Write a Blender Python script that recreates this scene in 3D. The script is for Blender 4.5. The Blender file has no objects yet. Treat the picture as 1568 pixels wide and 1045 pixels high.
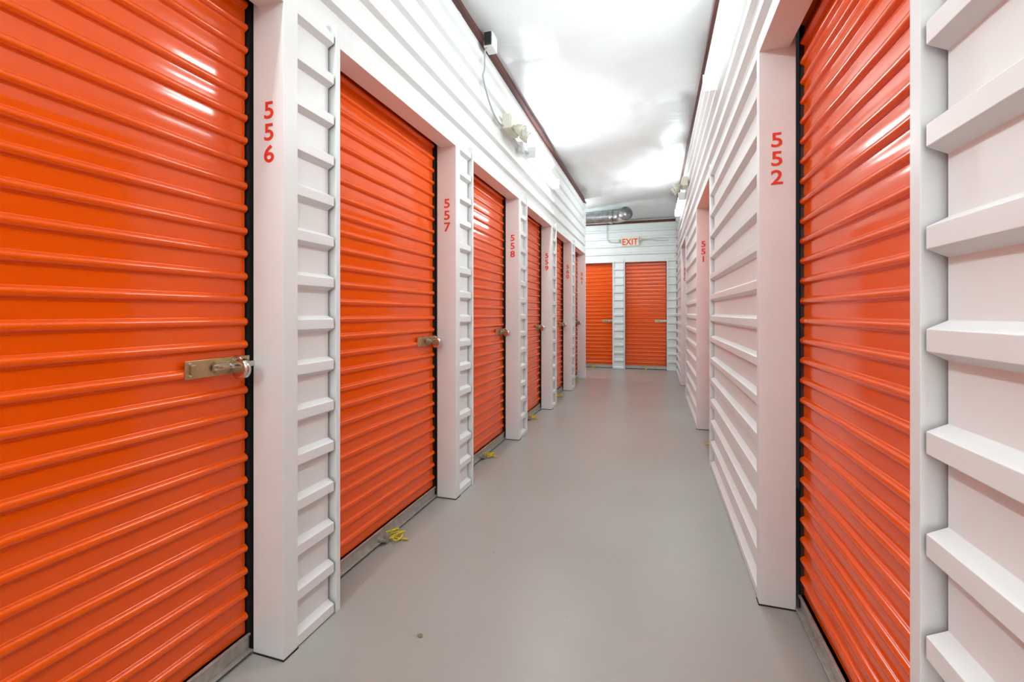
import bpy, bmesh, math, random
from mathutils import Vector, Matrix
random.seed(7)
S = bpy.context.scene
S.view_settings.view_transform = 'Standard'
S.view_settings.look = 'None'
S.view_settings.exposure = 0.0

# ------------------------------------------------------------ constants
XL, XR, YB, YF = -1.31, 0.44, 10.65, -3.3
H_OP = 2.44
TOP_L, TOP_R, TOP_B = 3.45, 3.60, 3.31
PITCH, RZ = 0.174, 0.025

# ------------------------------------------------------------ materials
def mat(name, col, rough=0.5, metal=0.0, bump=0.0, bscale=20.0, var=0.0, vscale=3.0, spec=0.5, coat=0.0, emit=None, estr=0.0, stretch=(1,1,1), detail=2.0, distort=0.0):
    m = bpy.data.materials.new(name); m.use_nodes = True
    nt = m.node_tree; b = nt.nodes['Principled BSDF']
    b.inputs['Base Color'].default_value = (*col, 1)
    b.inputs['Roughness'].default_value = rough
    b.inputs['Metallic'].default_value = metal
    b.inputs['Specular IOR Level'].default_value = spec
    b.inputs['Coat Weight'].default_value = coat
    b.inputs['Coat Roughness'].default_value = 0.15
    tc = nt.nodes.new('ShaderNodeTexCoord'); mp = nt.nodes.new('ShaderNodeMapping')
    mp.inputs['Scale'].default_value = stretch
    nt.links.new(tc.outputs['Object'], mp.inputs['Vector'])
    n = nt.nodes.new('ShaderNodeTexNoise'); n.inputs['Scale'].default_value = vscale; n.inputs['Detail'].default_value = 2
    nt.links.new(mp.outputs['Vector'], n.inputs['Vector'])
    r = nt.nodes.new('ShaderNodeValToRGB')
    r.color_ramp.elements[0].position = 0.3; r.color_ramp.elements[1].position = 0.7
    lo = tuple(max(0, c*(1-var)) for c in col); hi = tuple(min(1, c*(1+var)) for c in col)
    r.color_ramp.elements[0].color = (*lo, 1); r.color_ramp.elements[1].color = (*hi, 1)
    nt.links.new(n.outputs['Fac'], r.inputs['Fac'])
    nt.links.new(r.outputs['Color'], b.inputs['Base Color'])
    if bump > 0:
        n2 = nt.nodes.new('ShaderNodeTexNoise'); n2.inputs['Scale'].default_value = bscale; n2.inputs['Detail'].default_value = detail
        n2.inputs['Distortion'].default_value = distort
        nt.links.new(mp.outputs['Vector'], n2.inputs['Vector'])
        bp = nt.nodes.new('ShaderNodeBump'); bp.inputs['Strength'].default_value = bump; bp.inputs['Distance'].default_value = 0.01
        nt.links.new(n2.outputs['Fac'], bp.inputs['Height']); nt.links.new(bp.outputs['Normal'], b.inputs['Normal'])
    if emit:
        b.inputs['Emission Color'].default_value = (*emit, 1); b.inputs['Emission Strength'].default_value = estr
    return m

M_SIDE = mat('white_painted_siding', (0.85, 0.87, 0.86), 0.38, bump=0.05, bscale=9, var=0.015)
M_POST = mat('white_painted_jamb', (0.85, 0.87, 0.86), 0.42, bump=0.06, bscale=7, var=0.02, vscale=6)
M_TRIM = mat('pale_edge_trim', (0.83, 0.845, 0.84), 0.35, var=0.02)
M_DARK = mat('dark_cavity', (0.015, 0.014, 0.013), 0.8, var=0.1)  # near-black: painted shade for gaps behind siding; also the jamb base line
M_BACK = mat('grey_backing_steel', (0.12, 0.12, 0.12), 0.7, var=0.1)
M_ORNG = mat('orange_red_door_enamel', (0.90, 0.104, 0.002), 0.13, bump=0.05, bscale=5, var=0.03, vscale=2.5)
M_ALU = mat('aluminium_bar', (0.50, 0.48, 0.44), 0.45, metal=0.6, var=0.15, vscale=30)
M_BRASS = mat('zinc_yellow_latch', (0.50, 0.40, 0.22), 0.35, metal=0.9, var=0.2, vscale=25)
M_STEEL = mat('polished_steel', (0.62, 0.60, 0.56), 0.18, metal=1.0, var=0.05)
M_RED = mat('red_number_paint', (0.82, 0.05, 0.02), 0.5, var=0.06, vscale=40)
M_BROWN = mat('red_oxide_primer_beam', (0.10, 0.024, 0.018), 0.55, var=0.2)
M_FIX = mat('white_fixture_enamel', (0.8, 0.8, 0.78), 0.35, var=0.01)
M_LENS = mat('fluorescent_lens', (0.9, 0.9, 0.9), 0.4, emit=(0.87, 0.98, 1.0), estr=47.0)
M_IVORY = mat('ivory_plastic', (0.72, 0.68, 0.55), 0.4, var=0.03)
M_GLASS = mat('lamp_head_reflector', (0.75, 0.75, 0.72), 0.15, metal=0.7, var=0.05)
M_BLACK = mat('black_plastic_and_shade', (0.02, 0.02, 0.02), 0.45, var=0.1)
M_CABLE = mat('grey_cable', (0.42, 0.42, 0.42), 0.5, var=0.02)
M_CONDUIT = mat('painted_conduit', (0.62, 0.62, 0.60), 0.4, var=0.02)
M_YEL = mat('yellow_nylon_cord', (0.75, 0.62, 0.02), 0.6, var=0.2, vscale=60)
M_GALV = mat('galvanised_duct_steel', (0.40, 0.41, 0.41), 0.3, metal=0.9, var=0.25, vscale=14)
M_LEAF = mat('dry_leaf_brown', (0.24, 0.21, 0.14), 0.8, var=0.3, vscale=60)
M_EXITR = mat('exit_letter_red', (0.88, 0.05, 0.015), 0.5, var=0.02)
M_EXITF = mat('exit_face_cream', (0.88, 0.80, 0.68), 0.45, var=0.02)

# vinyl ceiling
M_CEIL = mat('white_vinyl_insulation', (0.80, 0.82, 0.82), 0.36, bump=0.9, bscale=2.8, var=0.015, stretch=(0.7, 1.4, 1), detail=6, spec=0.5, distort=1.0)

# painted concrete floor
def floor_mat():
    m = bpy.data.materials.new('grey_painted_concrete'); m.use_nodes = True
    nt = m.node_tree; b = nt.nodes['Principled BSDF']
    tc = nt.nodes.new('ShaderNodeTexCoord')
    n = nt.nodes.new('ShaderNodeTexNoise'); n.inputs['Scale'].default_value = 1.3; n.inputs['Detail'].default_value = 5
    nt.links.new(tc.outputs['Object'], n.inputs['Vector'])
    r = nt.nodes.new('ShaderNodeValToRGB')
    r.color_ramp.elements[0].position = 0.3; r.color_ramp.elements[1].position = 0.7
    r.color_ramp.elements[0].color = (0.385, 0.375, 0.345, 1); r.color_ramp.elements[1].color = (0.43, 0.42, 0.39, 1)
    nt.links.new(n.outputs['Fac'], r.inputs['Fac'])
    n3 = nt.nodes.new('ShaderNodeTexNoise'); n3.inputs['Scale'].default_value = 38; n3.inputs['Detail'].default_value = 2
    nt.links.new(tc.outputs['Object'], n3.inputs['Vector'])
    r3 = nt.nodes.new('ShaderNodeValToRGB')
    r3.color_ramp.elements[0].position = 0.20; r3.color_ramp.elements[1].position = 0.25
    r3.color_ramp.elements[0].color = (0.55, 0.52, 0.45, 1); r3.color_ramp.elements[1].color = (1, 1, 1, 1)
    nt.links.new(n3.outputs['Fac'], r3.inputs['Fac'])
    mx = nt.nodes.new('ShaderNodeMixRGB'); mx.blend_type = 'MULTIPLY'; mx.inputs['Fac'].default_value = 0.7
    nt.links.new(r.outputs['Color'], mx.inputs['Color1']); nt.links.new(r3.outputs['Color'], mx.inputs['Color2'])
    nt.links.new(mx.outputs['Color'], b.inputs['Base Color'])
    rr = nt.nodes.new('ShaderNodeMapRange'); rr.inputs['To Min'].default_value = 0.28; rr.inputs['To Max'].default_value = 0.42
    nt.links.new(n.outputs['Fac'], rr.inputs['Value']); nt.links.new(rr.outputs['Result'], b.inputs['Roughness'])
    n2 = nt.nodes.new('ShaderNodeTexNoise'); n2.inputs['Scale'].default_value = 6; n2.inputs['Detail'].default_value = 5
    nt.links.new(tc.outputs['Object'], n2.inputs['Vector'])
    bp = nt.nodes.new('ShaderNodeBump'); bp.inputs['Strength'].default_value = 0.12; bp.inputs['Distance'].default_value = 0.01
    nt.links.new(n2.outputs['Fac'], bp.inputs['Height']); nt.links.new(bp.outputs['Normal'], b.inputs['Normal'])
    return m
M_FLOOR = floor_mat()

# ------------------------------------------------------------ mesh builder
class MB:
    def __init__(s): s.v = []; s.f = []; s.m = []; s.sm = []; s.mats = []
    def mi(s, m):
        if m not in s.mats: s.mats.append(m)
        return s.mats.index(m)
    def face(s, idx, m, smooth=False):
        s.f.append(idx); s.m.append(s.mi(m)); s.sm.append(smooth)
    def box(s, P, a0, a1, o0, o1, z0, z1, m):
        n = len(s.v)
        for a in (a0, a1):
            for o in (o0, o1):
                for z in (z0, z1): s.v.append(P(a, o, z))
        for q in ((0,1,3,2),(4,6,7,5),(0,4,5,1),(2,3,7,6),(0,2,6,4),(1,5,7,3)):
            s.face([n+i for i in q], m)
    def sheet(s, rows, m, smooth=False):
        n = len(s.v); w = len(rows[0])
        for r in rows: s.v.extend(r)
        for i in range(len(rows)-1):
            for j in range(w-1):
                s.face([n+i*w+j, n+i*w+j+1, n+(i+1)*w+j+1, n+(i+1)*w+j], m, smooth)
    def tube(s, pts, r, m, n=10, cap=True, smooth=True):
        pts = [Vector(p) for p in pts]; rings = []
        up = None
        for i, p in enumerate(pts):
            t = (pts[min(i+1, len(pts)-1)] - pts[max(i-1, 0)]).normalized()
            if up is None:
                up = Vector((0,0,1)) if abs(t.z) < 0.9 else Vector((1,0,0))
            x = t.cross(up).normalized(); y = x.cross(t).normalized(); up = y
            rad = r[i] if isinstance(r, (list, tuple)) else r
            st = len(s.v)
            for k in range(n):
                a = 2*math.pi*k/n
                s.v.append(tuple(p + x*math.cos(a)*rad + y*math.sin(a)*rad))
            rings.append(st)
        for i in range(len(rings)-1):
            for k in range(n):
                k2 = (k+1) % n
                s.face([rings[i]+k, rings[i]+k2, rings[i+1]+k2, rings[i+1]+k], m, smooth)
        if cap:
            s.face([rings[0]+k for k in range(n)][::-1], m)
            s.face([rings[-1]+k for k in range(n)], m)
    def build(s, name, parent=None, bevel=0.0):
        me = bpy.data.meshes.new(name)
        me.from_pydata([tuple(v) for v in s.v], [], s.f)
        for m in s.mats: me.materials.append(m)
        for p, mi, sm in zip(me.polygons, s.m, s.sm):
            p.material_index = mi; p.use_smooth = sm
        bm = bmesh.new(); bm.from_mesh(me); bmesh.ops.recalc_face_normals(bm, faces=bm.faces); bm.to_mesh(me); bm.free()
        me.update()
        o = bpy.data.objects.new(name, me); S.collection.objects.link(o)
        if parent: o.parent = parent
        if bevel > 0:
            b = o.modifiers.new('Bevel', 'BEVEL'); b.width = bevel; b.segments = 2; b.limit_method = 'ANGLE'; b.angle_limit = 0.9
        return o

PL = lambda a, o, z: (XL + o, a, z)
PR = lambda a, o, z: (XR - o, a, z)
PB = lambda a, o, z: (a, YB - o, z)
PF = lambda a, o, z: (a, YF + o, z)

RD = 0.030
def rib(z):
    t = (z - RZ) % PITCH
    if t > PITCH/2: t -= PITCH
    t = abs(t)
    if t <= 0.019: return RD
    if t >= 0.034: return 0.0
    return RD * (0.034 - t) / 0.015
def rib_z(z0, z1):
    zs = [z0, z1]; k = int((z0 - RZ)/PITCH) - 1
    while RZ + k*PITCH < z1 + 0.1:
        c = RZ + k*PITCH
        for d in (-0.034, -0.019, 0.019, 0.034):
            if z0 < c + d < z1: zs.append(c + d)
        k += 1
    return sorted(zs)
def siding(mb, P, a0, a1, z0, z1, off=0.0):
    zs = rib_z(z0, z1)
    mb.sheet([[P(a0, rib(z) - RD + off, z) for z in zs], [P(a1, rib(z) - RD + off, z) for z in zs]], M_SIDE)
def lap(mb, P, a, z0, z1):
    # overlapping sheet edge with a column of screw heads
    siding(mb, P, a, a+0.05, z0, z1, 0.0022)
    zs = rib_z(z0, z1)
    mb.sheet([[P(a, rib(z) - RD - 0.001, z) for z in zs], [P(a, rib(z) - RD + 0.0022, z) for z in zs]], M_SIDE)
    k = 0
    while RZ + k*PITCH < z1 - 0.1:
        z = RZ + (k+0.5)*PITCH
        if z > z0 + 0.05: mb.tube([P(a+0.02, -RD+0.001, z), P(a+0.02, -RD+0.008, z)], [0.006, 0.004], M_TRIM, 8)
        k += 1

REC = 0.14
def jamb(mb, P, a0, a1, ztop=2.50):
    mb.box(P, a0, a1, -REC, 0.002, 0.0, ztop, M_POST)
    mb.box(P, a0-0.003, a1+0.001, -REC, 0.005, 0.0, 0.006, M_DARK)
def jtrim(mb, P, a0, a1, ztop=2.53):
    mb.box(P, a0, a1, -REC, 0.004, 0.0, ztop, M_TRIM)
def lintel(mb, P, a0, a1):
    mb.box(P, a0, a1, -0.115, 0.002, H_OP, 2.505, M_POST)

def noise1(seed):
    ph = [random.Random(seed+i).uniform(0, 6.28) for i in range(4)]
    return lambda a, z: 0.0009*math.sin(a*7+ph[0]+z*1.3) + 0.0007*math.sin(a*17+ph[1]) + 0.0006*math.sin(z*5+ph[2]+a*3)

# roll-up door: real ribbed curtain + guides + bottom bar + latch + padlock + cord
DP = 0.0855
door_n = [0]
def door(P, a0, a1, latch_end, cord=True, lock=True):
    door_n[0] += 1
    s = 1 if latch_end > 0 else -1
    mb = MB()
    base = -REC - 0.030
    z = 0.075; zs = []
    prof = []
    while z < 2.62:
        # flat slat with a crisp edge, then a pronounced rounded bead
        for t, o in ((0.0, 0.0), (0.002, 0.0), (0.013, 0.0007), (0.025, 0.0011), (0.038, 0.0007), (0.050, 0.0), (0.052, 0.0002),
                     (0.0545, 0.0060), (0.0575, 0.0115), (0.062, 0.0152), (0.0685, 0.0165), (0.075, 0.0152), (0.0795, 0.0115), (0.0830, 0.0060)):
            prof.append((z + t, o))
        z += DP
    nf = noise1(door_n[0]*31)
    nc = 15
    rows = []
    e0, e1 = a0 + 0.004, a1 - 0.012
    if s < 0: e0, e1 = a0 + 0.012, a1 - 0.004
    for i in range(nc):
        a = e0 + (e1 - e0)*i/(nc-1)
        rows.append([P(a, base + o + nf(a, zz), zz) for zz, o in prof])
    mb.sheet(rows, M_ORNG, True)
    root = mb.build('door_%d' % door_n[0])
    g = MB()
    g.box(P, a0-0.02, a1+0.02, base-0.05, base-0.022, 0.0, 2.62, M_DARK)
    g.box(P, a0-0.02, a0+0.003, base-0.03, base+0.012, 0.0, 2.62, M_BLACK)
    g.box(P, a1-0.003, a1+0.02, base-0.03, base+0.012, 0.0, 2.62, M_BLACK)
    g.build('guide_tracks', root)
    b = MB()
    b.box(P, a0+0.004, a1-0.004, base-0.012, base+0.014, 0.014, 0.078, M_ALU)
    b.box(P, a0+0.004, a1-0.004, base+0.014, base+0.034, 0.014, 0.020, M_ALU)
    b.box(P, a0+0.004, a1-0.004, base-0.004, base+0.022, 0.071, 0.078, M_ALU)
    b.box(P, a0+0.002, a1-0.002, base-0.008, base+0.010, 0.0, 0.014, M_BLACK)
    b.build('bottom_bar', root, 0.0015)
    # latch
    e = a1 if s > 0 else a0
    L = MB(); zc = 1.10; f = base + 0.0168
    q = lambda d: e - s*d
    def bx(d0, d1, o0, o1, z0, z1, m):
        A = sorted((q(d0), q(d1))); L.box(P, A[0], A[1], f+o0, f+o1, z0, z1, m)
    bx(0.008, 0.255, -0.002, 0.004, zc-0.030, zc+0.030, M_BRASS)
    bx(0.225, 0.240, 0.004, 0.012, zc-0.016, zc+0.016, M_BRASS)
    bx(0.060, 0.155, 0.004, 0.016, zc-0.020, zc+0.020, M_BRASS)
    bx(-0.001, 0.165, 0.010, 0.019, zc-0.010, zc+0.010, M_STEEL)
    bx(0.120, 0.150, 0.016, 0.040, zc-0.004, zc+0.004, M_BRASS)
    for d in (0.02, 0.24):
        for zz in (-0.02, 0.02):
            L.tube([P(q(d), f+0.003, zc+zz), P(q(d), f+0.008, zc+zz)], 0.005, M_STEEL, 8)
    L.build('latch', root, 0.001)
    if lock:
        K = MB()
        c = 0.085; r = 0.036; oo = f+0.050; zk = zc-0.012
        K.tube([P(q(c+0.013), oo, zk), P(q(c+0.0125), oo, zk), P(q(c+0.009), oo, zk), P(q(c-0.009), oo, zk), P(q(c-0.0125), oo, zk), P(q(c-0.013), oo, zk)], [r*0.55, r*0.8, r, r, r*0.8, r*0.55], M_STEEL, 24)
        pts = []
        for i in range(13):
            t = math.pi*i/12
            pts.append(P(q(c + 0.0), f+0.030+0.022*math.cos(t), zc + 0.012 + 0.020*math.sin(t)))
        K.tube(pts, 0.0045, M_STEEL, 8)
        K.build('padlock', root)
    if cord:
        C = MB(); am = (a0 + a1)/2; ob = base + 0.02
        C.box(P, am-0.09, am-0.01, base+0.012, base+0.055, 0.022, 0.034, M_ALU)
        C.box(P, am-0.07, am-0.045, base+0.035, base+0.062, 0.012, 0.050, M_ALU)
        rnd = random.Random(door_n[0])
        pts = [P(am-0.03, base+0.03, 0.05)]
        ph = rnd.uniform(0, 6)
        for i in range(46):
            t = i/45
            aa = am + 0.005 + 0.045*math.sin(ph + t*17)*(0.5+0.5*t)
            oo = base + 0.075 + 0.035*math.cos(ph + t*13)
            zz = 0.012 + 0.035*abs(math.sin(t*9+ph))*(1-t) + 0.004
            pts.append(P(aa, oo, zz))
        pts.append(P(am+0.01, base+0.15, 0.008))
        C.tube(pts, 0.0048, M_YEL, 6)
        C.build('pull_cord', root)
    return root

# ------------------------------------------------------------ floor
fm = MB()
I = lambda a, o, z: (a, o, z)
fm.box(I, -4.3, 1.0, YF-0.3, 11.1, -0.12, 0.0, M_FLOOR)
fm.build('floor')

# ------------------------------------------------------------ left wall
W = MB()
posts = [1.35 + 1.524*k for k in range(-3, 6)]
PW = 0.315
for i, y in enumerate(posts):
    last = (i == len(posts)-1)
    if last: break
    jamb(W, PL, y, y+0.07)
    siding(W, PL, y+0.07, y+PW-0.036, 0.004, 2.505)
    W.box(PL, y+0.07, y+PW-0.03, -0.05, -0.045, 0.0, 2.5, M_DARK)  # dark sheet paints in the shade of the gap beside the trim
    jtrim(W, PL, y+PW-0.026, y+PW)
for i in range(len(posts)-1):
    lintel(W, PL, posts[i]+PW-0.004, posts[i+1]+0.001)
siding(W, PL, YF, 8.975, 2.505, TOP_L)
lap(W, PL, 2.99, 2.51, TOP_L); lap(W, PL, 6.05, 2.51, TOP_L)
W.box(PL, YF, 8.975, -0.06, -0.045, 2.52, TOP_L, M_BACK)
W.box(PL, YF, posts[0], -0.14, 0.002, 0, 2.505, M_POST)
# end of the wall: turns left into the cross aisle
W.box(I, -4.2, XL+0.002, posts[-1], posts[-1]+0.07, 0.0, TOP_L, M_POST)
wl = W.build('wall_left', None, 0.0012)
for i in range(len(posts)-1):
    door(PL, posts[i]+PW, posts[i+1], +1)

# ------------------------------------------------------------ right wall
RP = [-0.92, 2.24, 5.40, 8.56]; OW = 1.247
W = MB()
seg = YF
for y in RP:
    siding(W, PR, seg, y-OW-0.044, 0.004, 2.505)
    W.box(PR, seg, y-OW-0.038, -0.05, -0.045, 0.0, 2.5, M_DARK)
    jtrim(W, PR, y-OW-0.034, y-OW)
    lintel(W, PR, y-OW-0.004, y+0.001)
    jamb(W, PR, y, y+0.05)
    seg = y+0.05
siding(W, PR, seg, YB, 0.004, 2.505)
siding(W, PR, YF, YB, 2.505, TOP_R)
W.box(PR, YF, YB, -0.06, -0.045, 2.52, TOP_R, M_BACK)
W.box(PR, seg, YB, -0.06, -0.045, 0, 2.5, M_BACK)
W.build('wall_right', None, 0.0012)
for y in RP:
    door(PR, y-OW, y, -1)

# ------------------------------------------------------------ back wall
W = MB()
bd = [(-3.01, -2.109), (-1.83, -0.929), (-0.652, 0.2485)]
def bpost(x0, x1):
    jamb(W, PB, x0, x0+0.03)
    siding(W, PB, x0+0.03, x1-0.028, 0.004, 2.505)
    W.box(PB, x0+0.03, x1-0.02, -0.05, -0.045, 0, 2.5, M_DARK)
    jtrim(W, PB, x1-0.022, x1)
bpost(-4.2, -3.01); bpost(-2.109, -1.83); bpost(-0.929, -0.652)
jamb(W, PB, 0.2485, 0.275); siding(W, PB, 0.275, XR+0.02, 0.004, 2.505)
W.box(PB, 0.26, XR+0.02, -0.05, -0.045, 0, 2.5, M_DARK)
for a, b in bd: lintel(W, PB, a-0.004, b+0.004)
siding(W, PB, -4.2, XR+0.02, 2.505, TOP_B)
W.box(PB, -4.2, XR+0.02, -0.06, -0.045, 2.52, 3.75, M_SIDE)
W.build('wall_back', None, 0.0012)
for a, b in bd: door(PB, a, b, +1)

# wall behind the photographer, and end of cross aisle
W = MB(); siding(W, PF, -1.5, 0.62, 0, 3.6); W.box(PF, -1.5, 0.62, -0.1, -0.04, 0, 3.75, M_BACK); W.build('wall_front')
W = MB()
PC = lambda a, o, z: (-4.2 + o, a, z)
siding(W, PC, 9.04, YB, 0, 3.4); W.box(PC, 9.0, 10.7, -0.1, -0.04, 0, 3.5, M_BACK); W.build('wall_side')

# ------------------------------------------------------------ ceiling (draped vinyl insulation) + beams
def ceil_z(x, y):
    z = 3.585 + (x + 1.35)*0.085
    t = (y - 1.0)/1.5
    sag = abs(math.sin(math.pi*t))**0.8
    z -= 0.055*sag*(0.7 + 0.3*math.sin(x*2.1+y))
    z += 0.012*math.sin(x*4.3 + y*1.7) + 0.006*math.sin(x*9 - y*5)
    # gathered puckers where the liner is pinched at each seam
    ft = abs((t + 0.5) % 1.0 - 0.5)
    z += 0.008*math.exp(-ft*8)*math.sin(x*23 + math.sin(y*3)*2)
    e = min(1, max(0, (y - 9.9)/0.75)); e = e*e*(3-2*e)
    return z*(1-e) + 3.40*e
CE = MB(); nx, ny = 110, 330
rows = []
for j in range(ny+1):
    y = YF-0.1 + (11.0 - YF + 0.1)*j/ny
    rows.append([(-4.3 + 5.3*i/nx, y, ceil_z(-4.3 + 5.3*i/nx, y)) for i in range(nx+1)])
CE.sheet(rows, M_CEIL, True)
CE.build('ceiling')
T = MB(); T.box(PL, YF, 9.05, -0.10, 0.012, TOP_L, TOP_L+0.02, M_BROWN); T.box(PL, YF, 9.05, -0.035, -0.02, TOP_L+0.02, 3.56, M_BROWN)
T.build('trim_1')
T = MB(); T.box(PR, YF, YB, -0.10, 0.012, TOP_R, TOP_R+0.02, M_BROWN); T.box(PR, YF, YB, -0.04, -0.02, TOP_R+0.02, 3.70, M_BROWN)
T.build('trim_2')
T = MB(); T.box(PB, -4.2, XR-0.012, -0.05, 0.015, TOP_B, TOP_B+0.055, M_BROWN); T.build('trim_3')

# ------------------------------------------------------------ light fixtures
def fixture(P, a0, a1, zc):
    fx = MB()
    w = 0.055
    fx.box(P, a0, a1, 0.002, 0.030, zc-w, zc+w, M_FIX)
    fx.box(P, a0-0.006, a0+0.004, 0.002, 0.100, zc-w-0.006, zc+w+0.006, M_FIX)
    fx.box(P, a1-0.004, a1+0.006, 0.002, 0.100, zc-w-0.006, zc+w+0.006, M_FIX)
    root = fx.build('fluorescent_light_fixture', None, 0.002)
    ln = MB(); rows = []
    for k in range(9):
        t = math.pi*k/8
        rows.append((0.030 + 0.066*math.sin(t)**0.7, zc - (w+0.002)*math.cos(t)))
    ln.sheet([[P(a, o, z) for o, z in rows] for a in (a0+0.004, a1-0.004)], M_LENS, True)
    ln.build('lens', root)
PX = lambda a, o, z: (a, posts[-1]+0.07+o, z)
fixture(PR, 2.42, 3.66, 3.0)
fixture(PR, 7.45, 8.69, 3.08)
fixture(PR, -2.2, -0.96, 3.0)  # out of view, added as fill from behind the camera
fixture(PL, 4.70, 5.94, 3.0)
fixture(PL, -0.10, 1.14, 3.0)  # unseen fixture outside the frame, added for soft fill
fixture(PX, -2.75, -1.51, 3.0)  # unseen, added to brighten the far left end
fixture(PF, -1.05, 0.19, 2.95)  # added on the unseen end wall as more fill light

# ------------------------------------------------------------ emergency lights
def emergency(P, a, z):
    b = MB()
    b.box(P, a-0.13, a+0.13, 0.002, 0.075, z-0.055, z+0.075, M_IVORY)
    b.box(P, a-0.115, a+0.115, 0.075, 0.085, z-0.045, z+0.060, M_IVORY)
    root = b.build('emergency_light', None, 0.006)
    h = MB()
    for d in (-0.075, 0.075):
        c = Vector(P(a+d, 0.09, z-0.03)); t = Vector(P(a+d*1.1, 0.19, z-0.085))
        dr = (t-c)
        h.tube([c, c+dr*0.25, c+dr*0.3, c+dr*0.75, c+dr], [0.018, 0.018, 0.035, 0.052, 0.055], M_IVORY, 18)
        h.tube([c+dr*1.0, c+dr*1.06], [0.049, 0.040], M_GLASS, 18)
    h.build('lamp_heads', root)
emergency(PL, 4.00, 3.0)
emergency(PR, 6.9, 3.12)

# junction box + cable on the left beam
J = MB()
J.box(PL, 3.38, 3.50, 0.012, 0.085, 3.40, 3.52, M_FIX)
J.box(PL, 3.365, 3.38, 0.02, 0.078, 3.41, 3.51, M_BLACK)
J.build('junction_box', None, 0.004)
def bez(pts, n=10):
    out = []; P = [Vector(p) for p in pts]; P = [P[0]] + P + [P[-1]]
    for i in range(1, len(P)-2):
        for k in range(n):
            t = k/n; a, b, c, d = P[i-1], P[i], P[i+1], P[i+2]
            out.append(0.5*((2*b) + (c-a)*t + (2*a-5*b+4*c-d)*t*t + (3*b-a-3*c+d)*t**3))
    out.append(P[-2]); return out
C = MB()
C.tube(bez([PL(3.40, 0.03, 3.41), PL(3.36, 0.03, 3.34), PL(3.40, 0.012, 3.24), PL(3.37, 0.012, 3.16), PL(3.46, 0.012, 3.06), PL(3.60, 0.012, 2.98), PL(3.75, 0.012, 2.95), PL(3.87, 0.012, 2.97)]), 0.0065, M_CABLE, 8)
C.build('electrical_cable')
C = MB()
C.tube(bez([PL(4.14, 0.018, 2.97), PL(4.3, 0.018, 2.96), PL(4.5, 0.018, 2.97), PL(4.69, 0.018, 3.0)]), 0.011, M_CONDUIT, 8)
C.box(PL, 4.36, 4.44, 0.002, 0.05, 2.90, 3.0, M_CONDUIT)
C.build('electrical_conduit', None, 0.002)
C = MB()
C.tube(bez([PB(-1.05, 0.012, 3.30), PB(-1.05, 0.012, 3.05), PB(-1.02, 0.012, 2.94), PB(-0.93, 0.012, 2.90), PB(-0.78, 0.012, 2.90)]), 0.010, M_CONDUIT, 8)
C.tube(bez([PB(-0.30, 0.012, 2.92), PB(-0.1, 0.012, 2.93), PB(0.1, 0.012, 2.90), PB(0.3, 0.012, 2.90)]), 0.008, M_CONDUIT, 8)
C.build('electrical_conduit')

# ------------------------------------------------------------ text helper
def text_mesh(name, body, size, loc, mt, parent=None, ls=1.0, off=0.0, ext=0.0006, sx=1.0):
    cu = bpy.data.curves.new(name+'_c', 'FONT'); cu.body = body; cu.size = size
    cu.align_x = 'CENTER'; cu.align_y = 'TOP'; cu.space_line = ls; cu.offset = off; cu.extrude = ext
    o = bpy.data.objects.new(name+'_t', cu); S.collection.objects.link(o)
    bpy.context.view_layer.update()
    dg = bpy.context.evaluated_depsgraph_get()
    me = bpy.data.meshes.new_from_object(o.evaluated_get(dg))
    bpy.data.objects.remove(o, do_unlink=True)
    me.transform(Matrix.Translation(loc) @ Matrix.Rotation(math.pi/2, 4, 'X') @ Matrix.Diagonal((sx, 1, 1, 1)))
    me.materials.clear(); me.materials.append(mt)
    ob = bpy.data.objects.new(name, me); S.collection.objects.link(ob)
    if parent: ob.parent = parent
    return ob
nums = [553, 554, 555, 556, 557, 558, 559, 560, 561]
for n, y in zip(nums, posts):
    text_mesh('unit_number', '\n'.join(str(n)), 0.088, (XL-0.065, y-0.0012, 2.088), M_RED, ls=0.93, off=0.0014, sx=1.15)
for n, y in zip([553, 552, 551, 550], RP):
    text_mesh('unit_number', '\n'.join(str(n)), 0.088, (XR+0.067, y-0.0012, 2.085), M_RED, ls=0.93, off=0.0014, sx=1.15)

# exit sign
E = MB(); ex = -0.54
E.box(PB, ex-0.19, ex+0.19, 0.002, 0.045, 2.80, 3.02, M_EXITF)
er = E.build('exit_sign', None, 0.001)
text_mesh('letters', 'EXIT', 0.20, (ex, YB-0.047, 2.985), M_EXITR, er, off=0.0032, sx=0.85)
Hd = MB()
for sg in (-1, 1):
    c = Vector(PB(ex+sg*0.20, 0.03, 2.93)); t = Vector(PB(ex+sg*0.27, 0.10, 2.92)); d = t-c
    Hd.tube([c, c+d*0.3, c+d*0.35, c+d], [0.012, 0.012, 0.022, 0.036], M_IVORY, 14)
Hd.build('lamp_heads', er)

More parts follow.
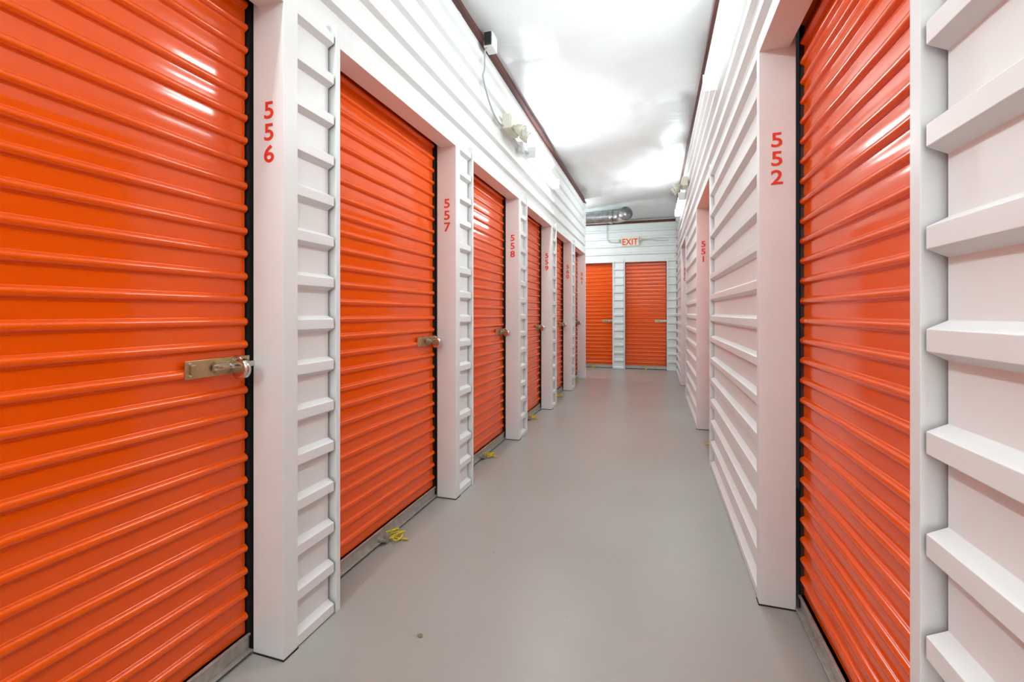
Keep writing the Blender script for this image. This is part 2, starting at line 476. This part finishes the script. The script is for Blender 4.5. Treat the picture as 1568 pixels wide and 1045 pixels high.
# ------------------------------------------------------------ ventilation duct with open elbow
D = MB(); zc = 3.385; yd = 10.15; R = 0.135
def ring_seg(pts, r, m, n=28): D.tube(pts, r, m, n, cap=False)
ring_seg([(-4.1, yd, zc), (-1.9, yd, zc), (-1.89, yd, zc), (-1.86, yd, zc), (-1.85, yd, zc), (-0.93, yd, zc)], [R, R, R+0.012, R+0.012, R, R], M_GALV)
ring_seg([(-0.95, yd, zc), (-0.94, yd, zc), (-0.89, yd, zc), (-0.88, yd, zc)], [R, R+0.012, R+0.012, R], M_GALV)
arc = []
for i in range(6):
    t = math.radians(68)*i/5
    arc.append((-0.86 + 0.24*math.sin(t), yd - 0.22*(1-math.cos(t)), zc))
dx, dy = math.cos(math.radians(68)), -math.sin(math.radians(68))
end = (arc[-1][0]+0.12*dx, arc[-1][1]+0.12*dy, zc)
ring_seg(arc+[end], R, M_GALV)
ring_seg([end, (end[0]+0.015*dx, end[1]+0.015*dy, end[2]), (end[0]+0.016*dx, end[1]+0.016*dy, end[2]), (end[0]+0.002*dx, end[1]+0.002*dy, end[2])], [R+0.012, R+0.012, R-0.006, R-0.006], M_GALV)
inner = [Vector(p) for p in ([(-1.2, yd, zc)] + arc + [end])]
D.tube(inner, R-0.006, M_BLACK, 28, cap=False)  # black sleeve paints the dark hollow inside the galvanised duct
D.face([len(D.v)-28*len(inner)+k for k in range(28)], M_BLACK)
for x in (-2.2, -1.1):
    D.tube([(x, yd, zc+R), (x, yd, ceil_z(x, yd)+0.02)], 0.006, M_GALV, 6)
D.build('ventilation_duct')

# ------------------------------------------------------------ small debris
Lf = MB()
pts = [(0,0.014),(0.010,0.008),(0.014,0),(0.010,-0.008),(0,-0.011),(-0.010,-0.006),(-0.013,0.003),(-0.006,0.010)]
n = len(Lf.v); Lf.v.append((-0.894, 1.62, 0.007))
for i, (x, y) in enumerate(pts): Lf.v.append((-0.894+x, 1.62+y, 0.001+0.003*(i % 2)))
for i in range(8): Lf.face([n, n+1+i, n+1+(i+1) % 8], M_LEAF)
Lf.build('dry_leaf')

# ------------------------------------------------------------ world + camera
w = bpy.data.worlds.new('World'); S.world = w; w.use_nodes = True
w.node_tree.nodes['Background'].inputs[0].default_value = (0.9, 0.9, 1.0, 1)
w.node_tree.nodes['Background'].inputs[1].default_value = 0.02
cam = bpy.data.cameras.new('camera'); cam.lens = 16.0; cam.sensor_width = 36; cam.sensor_fit = 'HORIZONTAL'
cam.shift_y = -0.0277; cam.clip_start = 0.02
co = bpy.data.objects.new('camera', cam); S.collection.objects.link(co)
co.location = (0, 0, 1.29); co.rotation_euler = (math.pi/2, 0, math.radians(17.44))
S.camera = co
